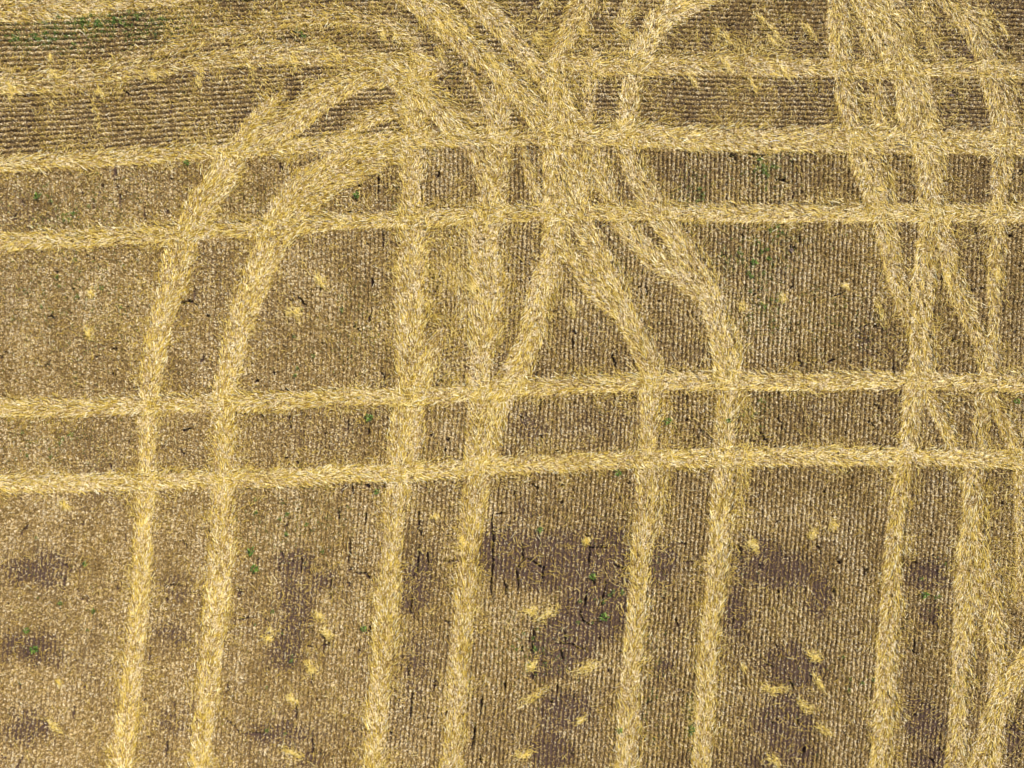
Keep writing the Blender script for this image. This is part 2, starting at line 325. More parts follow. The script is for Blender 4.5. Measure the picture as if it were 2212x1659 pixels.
PALE = [(1650,700,160,90,.5),(1800,620,90,90,.5),(1700,1120,110,35,.8),(1900,1110,40,30,.4),(1390,560,60,50,.6),(1420,640,50,50,.5),(1010,610,45,60,.7),(690,620,45,40,.5),(700,320,60,18,.8),(650,560,60,40,.35),
        (270,1160,90,60,.45),(100,1100,80,60,.3),(620,1170,80,50,.4),(1150,1290,60,28,.7),(1110,1420,60,50,.4),(1310,1440,60,30,.6),(1050,1120,25,45,.4),(930,1110,50,30,.4),(200,640,80,80,.3),(60,740,60,80,.3),(1250,650,30,50,.5),
        (1830,1300,60,60,.4),(1760,1390,70,30,.5),(1600,1500,60,30,.6),(1850,1480,40,60,.3),(1880,420,20,20,.6),(1240,1560,20,20,.2)]
def blobs(px, py, L):
    v = np.zeros_like(px)
    for x, y, rx, ry, s in L:
        d = ((px - x) / rx) ** 2 + ((py - y) / ry) ** 2
        v = np.maximum(v, s * np.exp(-d * .9) * 1.25)
    return v

# ------------------------------------------------------------------ rasters of the field
STEP = 0.025
XM, YM = 17.6, 13.9
gx = np.arange(-XM, XM + 1e-6, STEP); gy = np.arange(-YM, YM + 1e-6, STEP)
GX, GY = np.meshgrid(gx, gy)
PX = GX / S + 1106; PY = 829.5 - GY / S

def seg_raster(X, Y, H, pad):
    """relative distance (d / half width) and metric distance to a polyline"""
    rel = np.full(GX.shape, 9.0, np.float32); dm = np.full(GX.shape, 9.0, np.float32)
    for i in range(len(X) - 1):
        r = max(H[i], H[i + 1]) + pad
        x0 = np.searchsorted(gx, min(X[i], X[i + 1]) - r); x1 = np.searchsorted(gx, max(X[i], X[i + 1]) + r)
        y0 = np.searchsorted(gy, min(Y[i], Y[i + 1]) - r); y1 = np.searchsorted(gy, max(Y[i], Y[i + 1]) + r)
        if x1 <= x0 or y1 <= y0: continue
        sx = GX[y0:y1, x0:x1]; sy = GY[y0:y1, x0:x1]
        dx, dy = X[i + 1] - X[i], Y[i + 1] - Y[i]; L2 = dx * dx + dy * dy + 1e-9
        u = np.clip(((sx - X[i]) * dx + (sy - Y[i]) * dy) / L2, 0, 1)
        d = np.hypot(sx - X[i] - u * dx, sy - Y[i] - u * dy)
        h = H[i] + (H[i + 1] - H[i]) * u
        rel[y0:y1, x0:x1] = np.minimum(rel[y0:y1, x0:x1], d / np.maximum(h, 1e-3))
        dm[y0:y1, x0:x1] = np.minimum(dm[y0:y1, x0:x1], d)
    return rel, dm

edge_n = fbm(GX, GY, .35, 3, 3)
TM = np.zeros(GX.shape, np.float32)       # how far the stubble is pressed down
SPILL = np.zeros(GX.shape, np.float32)    # loose straw around the tracks
for t in TR:
    rel, dm = seg_raster(t["X"], t["Y"], t["H"], .5)
    r2 = rel + (edge_n - .5) * .45
    TM = np.maximum(TM, t["press"] * (1 - sstep(.82, 1.08, r2)))
    SPILL = np.maximum(SPILL, t["dens"] * np.exp(-np.clip(dm - t["H"].mean(), 0, 9) / .22))

q_ = random.Random(5)
for k in range(330):
    x0, y0 = q_.uniform(0, 2212), q_.uniform(300 if q_.random() < .85 else 0, 1659)
    if TM[int(np.clip((829.5 - y0) * S / STEP + YM / STEP, 0, len(gy) - 1)), int(np.clip(((x0 - 1106) * S + XM) / STEP, 0, len(gx) - 1))] > .2: continue
    L_ = q_.choice([3, 4, 5, 7, 12, 22, 30]) ; a_ = q_.gauss(1.6, .35) if q_.random() < .75 else q_.uniform(0, 3.1)
    l = [(x0, y0)]
    for j in range(3): l.append((l[-1][0] + math.cos(a_) * L_ / 3 + q_.gauss(0, 1.6), l[-1][1] + math.sin(a_) * L_ / 3 + q_.gauss(0, 1.2)))
    CR.append(l)
CRK = np.zeros(GX.shape, np.float32)
for k, l in enumerate(CR):
    q = np.array(l); n = 0
    pts = []
    for i in range(len(q) - 1):
        m = max(2, int(np.hypot(*(q[i + 1] - q[i])) / 4))
        for u in np.linspace(0, 1, m, endpoint=False): pts.append(q[i] * (1 - u) + q[i + 1] * u)
    pts.append(q[-1]); pts = np.array(pts); pts[1:-1] += R.normal(0, .9, pts[1:-1].shape)
    X, Y = W(pts[:, 0], pts[:, 1])
    wd = (.020 + .012 * R.random(len(X))) * np.clip(np.sin(np.linspace(.3, 2.85, len(X))) * 1.3, .4, 1)
    rel, dm = seg_raster(X, Y, wd, .06)
    CRK = np.maximum(CRK, 1 - sstep(.5, 1.7, rel))

# row direction fields: rows run side to side above the broad track, up the field below it
TOPX = np.array([0,166,333,470,600,737,900,1070,1237,1400,1475,1640,1808,1975,2212.])
TOPY = np.array([353,345,334,325,317,306,297,297,293,292,297,299,300,304,308.])
def top_line(px): return np.interp(px, TOPX, TOPY)
def lean(py): return np.interp(py, [-200, 300, 560, 900, 1106, 1400, 1659, 1850], [8, 5, 0, -15, -30, -55, -78, -92])
ROW = 9.4
def row_phase(px, py):
    hz = (py - top_line(px) + .000085 * (px - 1100) * (py - 300)) / (ROW * 1.06)
    vt = (px - lean(py) + 2.2 * np.sin(py / 210 + px / 500)) / ROW
    return np.where(py < top_line(px) - 6, hz, vt)
wob = (fbm(GX, GY, .5, 77, 2) - .5) * .5
PH = row_phase(PX, PY) + wob
RV_ = np.clip(.72 + .35 * sstep(600, 1900, PX + 500 * (fbm(GX, GY, 2.5, 87, 2) - .5)) + .45 * (PY < top_line(PX)) , 0, 1)
ROWV = .5 + .5 * np.cos(2 * np.pi * PH) * RV_   # near 1 on a row, near 0 between rows

bare_b = blobs(PX, PY, BARE) * (1 - .12 * (1 - sstep(700, 1000, PX)))
bare = np.where(bare_b > .03, sstep(.0, .55, bare_b + (fbm(GX, GY, .40, 21, 5) - .5) * .95) * np.clip(bare_b * 1.6, 0, 1), 0)
pale = np.clip(blobs(PX, PY, PALE), 0, 1)
patch = fbm(GX, GY, 1.5, 31, 4)
fine = fbm(GX, GY, .13, 41, 3)
leftside = 1 - sstep(500, 1500, PX)
toprows = (PY < top_line(PX) - 4).astype(np.float32)
LIT = np.clip(.62 + (patch - .5) * .5 + .05 * leftside - .12 * toprows + .38 * pale, .38, 1) * (1 - .88 * bare)   # chaff cover
Z = (.012 * (ROWV - .5) * (1 - TM) + .05 * (fbm(GX, GY, 2.2, 51, 3) - .5) + .03 * (fine - .5) + .022 * (fbm(GX, GY, .06, 61, 2) - .5)
     - .030 * TM - .11 * CRK)
Z += bare * .018 * (vnoise(GX, GY, .11, 91) - .5)
Z[:, 0] = Z[:, 0]

def samp(A, x, y):
    ix = np.clip(((np.asarray(x) + XM) / STEP).astype(np.int64), 0, len(gx) - 1)
    iy = np.clip(((np.asarray(y) + YM) / STEP).astype(np.int64), 0, len(gy) - 1)
    return A[iy, ix]

# ------------------------------------------------------------------ the ground: one sheet, fine under the field, stretching away to the horizon
def soil_mat():
    m, nt, p = principled("field_soil", .95, .12)
    N, Lk = nt.nodes, nt.links
    tc = N.new("ShaderNodeTexCoord")
    def noise(scale, det, rough=.6):
        n = N.new("ShaderNodeTexNoise"); n.inputs["Scale"].default_value = scale; n.inputs["Detail"].default_value = det; n.inputs["Roughness"].default_value = rough
        Lk.new(tc.outputs["Object"], n.inputs["Vector"]); return n
    def ramp(src, stops):
        r = N.new("ShaderNodeValToRGB"); e = r.color_ramp.elements
        e[0].position, e[0].color = stops[0][0], (*stops[0][1], 1); e[1].position, e[1].color = stops[-1][0], (*stops[-1][1], 1)
        for a, b in stops[1:-1]:
            q = e.new(a); q.color = (*b, 1)
        Lk.new(src, r.inputs[0]); return r
    s = ramp(noise(28, 6, .7).outputs["Fac"], [(.30, (.028, .016, .011)), (.5, (.068, .041, .030)), (.72, (.15, .10, .075))])
    l = ramp(noise(46, 5, .75).outputs["Fac"], [(.32, (.040, .022, .007)), (.5, (.15, .095, .034)), (.68, (.45, .32, .15))])
    a = N.new("ShaderNodeAttribute"); a.attribute_name = "litter"
    n3 = noise(90, 3)
    mm = N.new("ShaderNodeMath"); mm.operation = 'ADD'; Lk.new(a.outputs["Fac"], mm.inputs[0]); Lk.new(n3.outputs["Fac"], mm.inputs[1])
    mr = N.new("ShaderNodeMapRange"); mr.inputs["From Min"].default_value = .80; mr.inputs["From Max"].default_value = 1.15
    Lk.new(mm.outputs[0], mr.inputs[0])
    mx = N.new("ShaderNodeMix"); mx.data_type = 'RGBA'
    Lk.new(mr.outputs[0], mx.inputs["Factor"]); Lk.new(s.outputs[0], mx.inputs["A"]); Lk.new(l.outputs[0], mx.inputs["B"])
    Lk.new(mx.outputs["Result"], p.inputs["Base Color"])
    b = N.new("ShaderNodeBump"); b.inputs["Strength"].default_value = .6; b.inputs["Distance"].default_value = .012
    Lk.new(noise(70, 4, .7).outputs["Fac"], b.inputs["Height"]); Lk.new(b.outputs[0], p.inputs["Normal"])
    return m

far = np.array([1, 3, 8, 20, 50, 120, 300, 700.])
ax = np.concatenate([gx[0] - far[::-1], gx, gx[-1] + far]); ay = np.concatenate([gy[0] - far[::-1], gy, gy[-1] + far])
nf_ = len(far)
AX, AY = np.meshgrid(ax, ay)
AZ = np.pad(Z, nf_, mode='edge'); AL = np.pad(LIT * (1 - .2 * (1 - ROWV)) + .35 * TM - .9 * CRK, nf_, mode='edge')
hmask = np.pad(np.ones_like(Z), nf_)
AZ = AZ * hmask; AL = np.where(hmask > 0, AL, .55)
ny, nx = AX.shape
v = np.stack([AX, AY, AZ], -1).reshape(-1, 3).astype(np.float32)
i0 = (np.arange(ny - 1)[:, None] * nx + np.arange(nx - 1)[None]).reshape(-1)
fc = np.stack([i0, i0 + 1, i0 + 1 + nx, i0 + nx], 1).reshape(-1).astype(np.int32)
me = bpy.data.meshes.new("field")
me.vertices.add(len(v)); me.loops.add(len(fc)); me.polygons.add(len(fc) // 4)
me.vertices.foreach_set("co", v.reshape(-1)); me.loops.foreach_set("vertex_index", fc)
me.polygons.foreach_set("loop_start", np.arange(0, len(fc), 4, dtype=np.int32))
at = me.attributes.new("litter", 'FLOAT', 'POINT'); at.data.foreach_set("value", AL.reshape(-1).astype(np.float32))
me.update(calc_edges=True)
me.polygons.foreach_set("use_smooth", np.ones(len(fc) // 4, bool))
me.materials.append(soil_mat())
ground = bpy.data.objects.new("field", me); C.objects.link(ground); tag(ground, kind="structure")

# ------------------------------------------------------------------ standing stubble in drilled rows
def inside(x, y, m=.0): return (np.abs(x) < XM - .1 - m) & (np.abs(y) < YM - .1 - m)
def stubble():
    xs, ys = [], []
    along = .0115 / S
    # rows up the field
    for k in range(-20, 262):
        py = np.arange(240, 1860, along); py = py + R.uniform(-.5, .5, len(py)) * along
        c = k * ROW
        px = c + lean(py) - 2.2 * np.sin(py / 210 + c / 500)
        xs.append(px); ys.append(py)
    for k in range(-55, 3):
        px = np.arange(-200, 2420, along); px = px + R.uniform(-.5, .5, len(px)) * along
        off = k * ROW * 1.06
        # solve for py: (py - L) + a (px-1100)(py-300) = off
        a = .000085 * (px - 1100); Lp = top_line(px)
        py = (off + Lp + 300 * a) / (1 + a)
        xs.append(px); ys.append(py + 0)
    n_v = sum(len(a) for a in xs[:282])
    px = np.concatenate(xs); py = np.concatenate(ys)
    up = np.arange(len(px)) < n_v
    ok = np.where(up, py > top_line(px) - 6, py < top_line(px) - 6)
    px, py = px[ok], py[ok]
    x, y = W(px, py)
    jt = .010 + .020 * (1 - samp(RV_, x, y)); x = x + R.normal(0, 1, len(x)) * jt; y = y + R.normal(0, 1, len(y)) * jt
    x -= .0; ok = inside(x, y); x, y = x[ok], y[ok]
    w = (fbm(x, y, .5, 77, 2) - .5) * .5 * ROW * S
    up = (829.5 - y / S) > top_line(x / S + 1106)
    x = np.where(up, x - w, x); y = np.where(up, y, y + w)
    tm = samp(TM, x, y); b = samp(bare, x, y); ck = samp(CRK, x, y)
    gap = fbm(x, y, .10, 201, 2)
    keep = (R.random(len(x)) < (1 - .97 * tm) * (1 - .15 * b)) & (ck < .3) & (gap > .27)
    x, y, tm, b = x[keep], y[keep], tm[keep], b[keep]
    n = len(x)
    h = R.uniform(.055, .125, n) * (1 - .35 * b) * (.75 + .5 * fbm(x, y, 1.1, 301, 3))
    az = R.uniform(0, 2 * np.pi, n); tilt = np.abs(R.normal(0, .34, n))
    dirv = np.stack([np.cos(az) * np.sin(tilt), np.sin(az) * np.sin(tilt), np.cos(tilt)], 1)
    fa = R.uniform(0, np.pi, n)
    sdv = np.stack([np.cos(fa), np.sin(fa), np.zeros(n)], 1) * (R.uniform(.005, .009, n) / 2)[:, None]
    z = samp(Z, x, y) - .005
    a = np.stack([x, y, z], 1); t = a + dirv * h[:, None]
    vv = np.stack([a - sdv, a + sdv, t + sdv * .8, t - sdv * .8], 1)
    tone = np.clip(R.normal(.48, .22, n) + (fbm(x, y, .9, 401, 3) - .5) * .3 , 0, 1)
    o = build("stubble", vv, SQ, M_stub, tone, "short cut grain stubble standing in close rows over the whole field", "stubble", kind="stuff")
    return n
print("stubble", stubble())

# ------------------------------------------------------------------ chaff and chopped leaf lying between and on the rows
def chaff(n0):
    x = R.uniform(-XM + .15, XM - .15, n0); y = R.uniform(-YM + .15, YM - .15, n0)
    cover = samp(LIT, x, y); tm = samp(TM, x, y); rv = samp(ROWV, x, y); b = samp(bare, x, y)
    clump = fbm(x, y, .055, 501, 2)
    pr = (.10 + 1.10 * cover) * (.20 + (1.0 + .75 * (1 - samp(RV_, x, y))) * rv ** 1.3) * sstep(.20, .62, clump)
    pr = np.where(tm > .4, .75 * sstep(.25, .6, clump) + .2, pr)
    pr = pr * (1 - samp(CRK, x, y)) * (1 - .5 * b * (rv < .5)) + .10 * b * (rv > .6)
    keep = R.random(n0) < pr
    x, y, cover, tm, rv, b, clump = x[keep], y[keep], cover[keep], tm[keep], rv[keep], b[keep], clump[keep]
    n = len(x)
    top = (.010 + .095 * rv ** 1.5 * (1 - .5 * b)) * (1 - tm) + .058 * tm * (vnoise(x, y, .09, 507) > .55) + .012 * tm
    z = samp(Z, x, y) + .004 + top * R.random(n) ** .7
    vv = quads(x, y, z, R.uniform(0, 2 * np.pi, n), R.uniform(.02, .065, n), R.uniform(.007, .016, n), R.normal(0, .45, n) * (1 - .6 * tm), R.normal(0, .5, n))
    tone = np.clip(R.normal(.53, .25, n) + (vnoise(x, y, .045, 601) - .5) * .6 + (fbm(x * 4, y * .5, .9, 631, 3) - .5) * .35 + (fbm(x, y, .8, 611, 3) - .5) * .3 + .16 * pale_s(x, y) - .08 * b + .14 * tm, 0, 1)
    build("chaff", vv, SQ, M_chaff, tone, "pale chopped chaff and leaf litter strewn over the stubble rows", "chaff", kind="stuff")
    return n
def pale_s(x, y): return samp(pale, x, y)
print("chaff", chaff(5200000))

# ------------------------------------------------------------------ straw lying in the tracks, one object per track
def track(t):
    X, Y, H = t["X"], t["Y"], t["H"]
    seg = np.hypot(np.diff(X), np.diff(Y)); cum = np.concatenate([[0], np.cumsum(seg)])
    area = (seg * (H[:-1] + H[1:])).sum()
    n = int(area * 1150 * t["dens"])
    # choose arc positions in proportion to the width; straws lie in small bundles
    m = n
    wseg = seg * (H[:-1] + H[1:]); cw = np.concatenate([[0], np.cumsum(wseg)])
    s = np.interp(R.random(m) * cw[-1], cw, cum)
    cx = np.interp(s, cum, X); cy = np.interp(s, cum, Y); hh = np.interp(s, cum, H)
    e = .18
    tx = np.interp(s + e, cum, X) - np.interp(s - e, cum, X); ty = np.interp(s + e, cum, Y) - np.interp(s - e, cum, Y)
    ta = np.arctan2(ty, tx)
    lat = R.uniform(-1, 1, m); lat = np.where(R.random(m) < .18, R.normal(0, .66, m), lat)
    lat = np.clip(lat, -1.6, 1.6)
    lat *= 1 + (vnoise(s * 1.0, np.sign(lat) * 3.3 + X[0], .40, 71) - .5) * .45
    x = cx - np.sin(ta) * lat * hh; y = cy + np.cos(ta) * lat * hh
    den = fbm(x, y, .15, 801, 3)
    den2 = fbm(x, y, .8, 811, 2)
    strand = vnoise(lat * hh * 1.0 + den2 * .12, s * .16, .042, 823)
    k = (den * .55 + den2 * .40 + strand * .25 + R.normal(0, .16, m) > .62 - .12 * t["dens"]) & inside(x, y)
    x, y, ta, lat, s, strand = x[k], y[k], ta[k], lat[k], s[k], strand[k]
    m = len(x)
    swirl = (fbm(x, y, .45, 831, 2) - .5) * 1.1
    fan = t["fan"] * np.sign(lat) * np.abs(lat) ** .7 * .42
    ang = ta + fan + swirl * .5 + R.normal(0, .24, m)
    stray = R.random(m) < .12; ang[stray] += R.normal(0, .8, stray.sum())
    tone = R.normal(.53, .31, m) + (vnoise(x, y, .05, 841) - .5) * .45 + (strand - .5) * .25 + t["tone"]
    rep = lambda v: v
    lnb = R.uniform(.08, .24, m); zb = R.random(m)
    x, y, ang, lat, tone, lnb, zb, strand = map(rep, (x, y, ang, lat, tone, lnb, zb, strand)); n = len(x)
    off = R.normal(0, .007, n)
    x = x - np.sin(ang) * off + R.normal(0, .02, n); y = y + np.cos(ang) * off + R.normal(0, .02, n)
    ang = ang + R.normal(0, .07, n); tone = np.clip(tone + R.normal(0, .07, n), 0, 1)
    ln = lnb * R.uniform(.7, 1.1, n); wd = R.uniform(.006, .015, n)
    edge = np.abs(lat)
    ok = inside(x, y); x, y, ang, lat, tone, ln, wd, edge, zb, strand = (v_[ok] for v_ in (x, y, ang, lat, tone, ln, wd, edge, zb, strand)); n = len(x)
    z = samp(Z, x, y) + .006 + zb * .05 + .03 * (strand - .3) + .035 * (edge > .88)
    vv = ribbons(x, y, z, ang, ln, wd, R.normal(0, .07, n), R.normal(0, .035, n), R.normal(0, .5, n), R.uniform(0, .012, n))
    build("straw_track", vv, RQ, M_straw, tone, t["label"], "straw track", t["group"])
    return n
tot = 0
for t in TR: tot += track(t)
print("TRACKSTRAW", tot, len(TR))

# ------------------------------------------------------------------ loose straw thrown about over the stubble
HAZE = [(950,640,110,170,.9),(1030,600,60,120,.9),(1000,940,70,60,.5),(1150,110,130,90,.9),(880,90,130,60,.7),(1950,110,110,120,.9),(1130,260,120,50,.8),(1260,180,60,90,.5),(1620,60,120,60,.45),(1600,170,90,30,.5),
        (1420,950,60,70,.5),(1600,1000,30,160,.5),(2120,1150,60,250,.6),(2190,1150,30,230,.8),(930,330,60,30,.6),(1190,380,90,60,.6),(640,330,80,30,.7),(560,70,200,60,.5),(200,190,240,50,.5),(2040,560,60,160,.5),(700,1400,60,200,.15),(250,650,90,90,.25)]
def loose(n0):
    x = R.uniform(-XM + .2, XM - .2, n0); y = R.uniform(-YM + .2, YM - .2, n0)
    sp = samp(SPILL, x, y); tm = samp(TM, x, y); tr_ = samp(toprows, x, y); nz = fbm(x, y, .7, 901, 3)
    hz_ = blobs(x / S + 1106, 829.5 - y / S, HAZE)
    pr = (.05 + .45 * sp + .10 * tr_) * sstep(.35, .65, nz) + .02 + .50 * hz_ * sstep(.25, .6, nz)
    k = (R.random(n0) < pr) & (tm < .5); x, y = x[k], y[k]; n = len(x)
    z = samp(Z, x, y) + R.uniform(.03, .10, n)
    ang = fbm(x, y, 1.2, 911, 2) * 9 + R.normal(0, .7, n)
    vv = ribbons(x, y, z, ang, R.uniform(.07, .24, n), R.uniform(.005, .009, n), R.normal(0, .15, n), R.normal(0, .04, n), R.normal(0, .4, n), R.uniform(0, .015, n))
    build("loose_straw", vv, RQ, M_straw, np.clip(R.normal(.55, .22, n), 0, 1), "loose single straws scattered on the stubble beside the tracks", "straw", kind="stuff")
    return n
print("loose", loose(620000))

# ------------------------------------------------------------------ little heaps of dropped straw
CL = []
def cl(ox, oy, *items):
    for a, b, c, d, w, lab in items: CL.append((ox + a / 3, oy + b / 3, ox + c / 3, oy + d / 3, w, lab))
cl(0, 0, (330,430,390,530,9,"pale straw heap slanting down in the left band, second from the left edge"),
   (55,510,95,625,9,"pale straw heap at the left edge of the ragged band"),
   (1280,425,1305,590,8,"tall upright pale straw streak hanging below the ragged band"),
   (640,555,680,645,8,"small upright straw heap where the ragged band dips on the left"),
   (600,650,632,840,6,"thin yellow straw streak hanging far below the ragged band on the left"),
   (1590,350,1640,520,8,"pale straw streak below the arching trail, left of the curved track"),
   (1875,325,1925,470,8,"leaning straw heap in the ragged band, just left of the tangle"),
   (2150,315,2210,410,10,"bright straw heap where the ragged band meets the tangle"),
   (970,450,1010,520,9,"roundish straw heap on the lower edge of the ragged band"),
   (330,350,340,400,5,"tiny straw wisp above the ragged band, under the weed patch"))
cl(737, 0, (262,195,300,275,8,"left of the twin bright heaps under the arching trail"), (340,200,382,275,8,"right of the twin bright heaps under the arching trail"),
   (610,130,665,205,10,"bright straw heap on the left edge of the broad plunging track"), (690,125,712,180,8,"bright straw heap inside the broad plunging track near the top"),
   (620,320,660,385,10,"straw heap in the gap between the tangle and the plunging track"), (955,355,990,385,8,"upper of two bright dots beside the plunging track"),
   (985,415,1010,445,7,"lower of two bright dots beside the plunging track"), (1230,385,1262,435,9,"bright heap where the two diagonal tracks come together"),
   (1262,220,1300,270,8,"small heap on the second diagonal track near the top"), (1540,180,1600,235,11,"pale heap at the foot of the climbing middle track near the top edge"),
   (1800,180,1865,235,9,"pale heap at the tip of the straw tongue on the top edge"), (1860,330,1880,370,9,"pale heap left of the greyish trail"),
   (780,170,800,230,9,"bright heap right of the dip of the third track by its wheel rut"), (1795,780,1820,830,8,"pale heap at the foot of the greyish trail"))
cl(1475, 0, (205,170,335,300,9,"slanting straw heap between the greyish trail and the top right tracks, leftmost"), (460,70,560,180,6,"upper half of the long slanting streak above the golden track"),
   (540,160,645,270,7,"lower half of the long slanting streak above the golden track"), (545,230,600,300,6,"short streak under the long slanting one"),
   (775,150,850,245,7,"hooked straw wisp left of the top right tracks"), (240,380,330,470,7,"slanting streak lying on top of the golden track"),
   (420,490,485,610,5,"thin bent straw streak hanging below the golden track"), (610,400,700,540,6,"short straw streak hanging below the golden track, right of the bent one"),
   (30,470,90,580,6,"short straw streak below the golden track near the greyish trail"), (1250,1230,1310,1250,8,"small cream lump on the left arm of the wedge"),
   (2040,150,2100,240,6,"straw streak right of the top right diagonal"))
cl(0, 553, (545,470,600,530,9,"larger of the yellow straw spots in the open stubble at the far left"), (585,220,600,260,8,"small yellow straw spot at the far left above the larger one"),
   (1870,330,1950,400,13,"pale straw spot right of the second curved track"), (2060,110,2090,220,10,"upright pale straw spot right of the second curved track, higher one"), (400,1590,450,1630,8,"straw spot left of the first track just below the lowest full-width track"))
cl(737, 553, (820,180,880,230,13,"cream straw spot among the loose spill in the middle"), (1490,270,1510,380,9,"upright cream spot inside the long triangle of stubble"))
cl(1475, 553, (1262,280,1300,440,8,"upright straw heap left of the wedge tracks, alone in weedy stubble"), (645,240,665,300,8,"small pale straw spot in the middle of the weedy stubble"),
   (1030,190,1070,210,6,"tiny straw spot at the upper middle of the weedy stubble"), (360,310,400,350,10,"pale straw spot close to the long curved track"), (2010,90,2060,160,13,"cream straw spot on the far right upright trail"),
   (1700,90,1730,240,10,"pale upright straw heap right of the wedge"))
cl(0, 1106, (290,1340,430,1430,7,"yellow slanting straw wisp in the lower left corner stubble"), (370,1090,400,1110,7,"small straw spot in the lower left stubble above the slanting wisp"),
   (1700,810,1780,770,12,"pale straw spot right of the second track at mid height of the lower field"), (2060,640,2080,700,9,"yellow straw spot left of the third track"),
   (1870,1180,1910,1240,10,"pale forked straw spot in the lower stubble left of the third track"), (1840,1520,1950,1570,9,"slanting pale straw streak near the bottom edge left of the third track"),
   (2080,760,2160,800,9,"pale straw streak touching the left side of the third track"), (1960,980,2060,1030,10,"pale straw spot below the streak left of the third track"))
cl(737, 1106, (1170,655,1290,640,9,"upper left straw streak of the bright pair under the bare soil"), (1250,690,1420,630,10,"bright straw streak pointing into the bare soil patch"),
   (1190,990,1260,960,10,"pale straw spot left of the lower neck of the bare soil"), (1510,1030,1660,985,12,"broad pale straw fan right of the lower neck of the bare soil"),
   (1170,1250,1330,1155,9,"long yellow streak climbing to the right below the bare soil"), (1130,1590,1240,1540,9,"pale streak near the bottom edge in the middle of the field"),
   (770,200,800,190,15,"bright cream spot on the fourth track below the lowest full-width track"), (590,20,600,50,10,"pale spot between the third and fourth tracks high in the lower field"),
   (1570,170,1590,210,8,"cream spot on the upper edge of the bare soil"), (1500,1360,1580,1320,6,"thin streak low down right of the bare soil"))
cl(1475, 1106, (420,215,490,215,11,"bright hooked straw heap at the right of the long curved track"), (800,925,890,960,11,"bright straw heap above the lower right bare soil"),
   (500,1110,680,1165,10,"long pale straw streak pointing right over the lower right bare soil"), (740,1230,850,1280,9,"pale streak right of the long one over the lower right bare soil"),
   (840,1040,920,1160,7,"steep straw streak beside the lower right bare soil"), (870,1380,960,1440,9,"golden straw wisp right of the lowest bare soil"), (540,1590,640,1645,9,"slanting straw streak at the bottom edge right of the long curved track"),
   (960,60,1010,90,12,"cream spot in the pale stubble below the lowest full-width track, right half"), (820,130,850,160,12,"cream spot in the pale stubble, left of the other one"), (380,990,400,1040,6,"small golden wisp right of the long curved track"))
for (x0, y0, x1, y1, w, lab) in CL:
    a, b = W([x0, x1], [y0, y1]); L = math.hypot(a[1] - a[0], b[1] - b[0]); w = w * S * .8
    n = int(60 + 1500 * (L + .15) * w)
    u = R.normal(.5, .30, n); la = R.normal(0, .75, n) + .9 * (vnoise(u * L, u * 0 + x0, .18, 5) - .5) * 2
    ta = math.atan2(b[1] - b[0], a[1] - a[0])
    x = a[0] + (a[1] - a[0]) * u - math.sin(ta) * la * w; y = b[0] + (b[1] - b[0]) * u + math.cos(ta) * la * w
    k = inside(x, y) & (fbm(x, y, .09, int(x0 + y0), 2) > .30); x, y, la, u = x[k], y[k], la[k], u[k]; n = len(x)
    if n < 10: continue
    z = samp(Z, x, y) + .05 + R.random(n) * .07 * np.exp(-la ** 2) * np.clip(1.1 - abs(u - .5), .3, 1)
    vv = ribbons(x, y, z, ta + R.normal(0, .5, n), R.uniform(.04, .15, n), R.uniform(.006, .011, n), R.normal(0, .2, n), R.normal(0, .04, n), R.normal(0, .4, n), R.uniform(0, .01, n))
    build("straw_heap", vv, RQ, M_straw, np.clip(R.normal(.70, .17, n), 0, 1), lab, "straw heap", "small heaps and streaks of dropped straw")

# ------------------------------------------------------------------ thin green regrowth among the stubble
GR = [(190,62,150,34,1.3),(100,85,110,26,1.3),(300,50,90,34,1.1),(650,75,20,10,.5),(1655,360,60,50,.6),(1625,560,70,60,.55),(1690,520,60,60,.4),(1650,680,70,60,.4),(1800,700,110,80,.2),(1500,420,40,60,.35),(1494,1560,14,70,.8),(150,450,150,60,.25),(150,660,160,110,.22),
      (100,960,120,60,.22),(640,1120,110,70,.2),(1150,1400,60,60,.25),(1620,900,60,60,.25),(900,450,60,40,.15),(560,440,60,50,.15),(1340,560,60,60,.15),(780,700,60,90,.2),(100,60,120,50,.6),(1400,1500,40,150,.2)]
def regrowth(n0):
    x = R.uniform(-XM + .2, XM - .2, n0); y = R.uniform(-YM + .2, YM - .2, n0)
    g = blobs(x / S + 1106, 829.5 - y / S, GR) * sstep(.34, .62, fbm(x, y, .22, 951, 3)) + .006
    k = (R.random(n0) < g) & (samp(TM, x, y) < .6); x, y = x[k], y[k]; n = len(x)
    z = samp(Z, x, y) + R.uniform(.02, .085, n)
    vv = quads(x, y, z, R.uniform(0, 6.28, n), R.uniform(.025, .07, n), R.uniform(.008, .02, n), R.normal(.2, .5, n), R.normal(0, .5, n))
    build("grass_regrowth", vv, SQ, M_weed, np.clip(R.normal(.42, .25, n), 0, 1), "thin green regrowth sprouting between the stubble rows", "regrowth", kind="stuff")
    return n
print("regrowth", regrowth(750000))

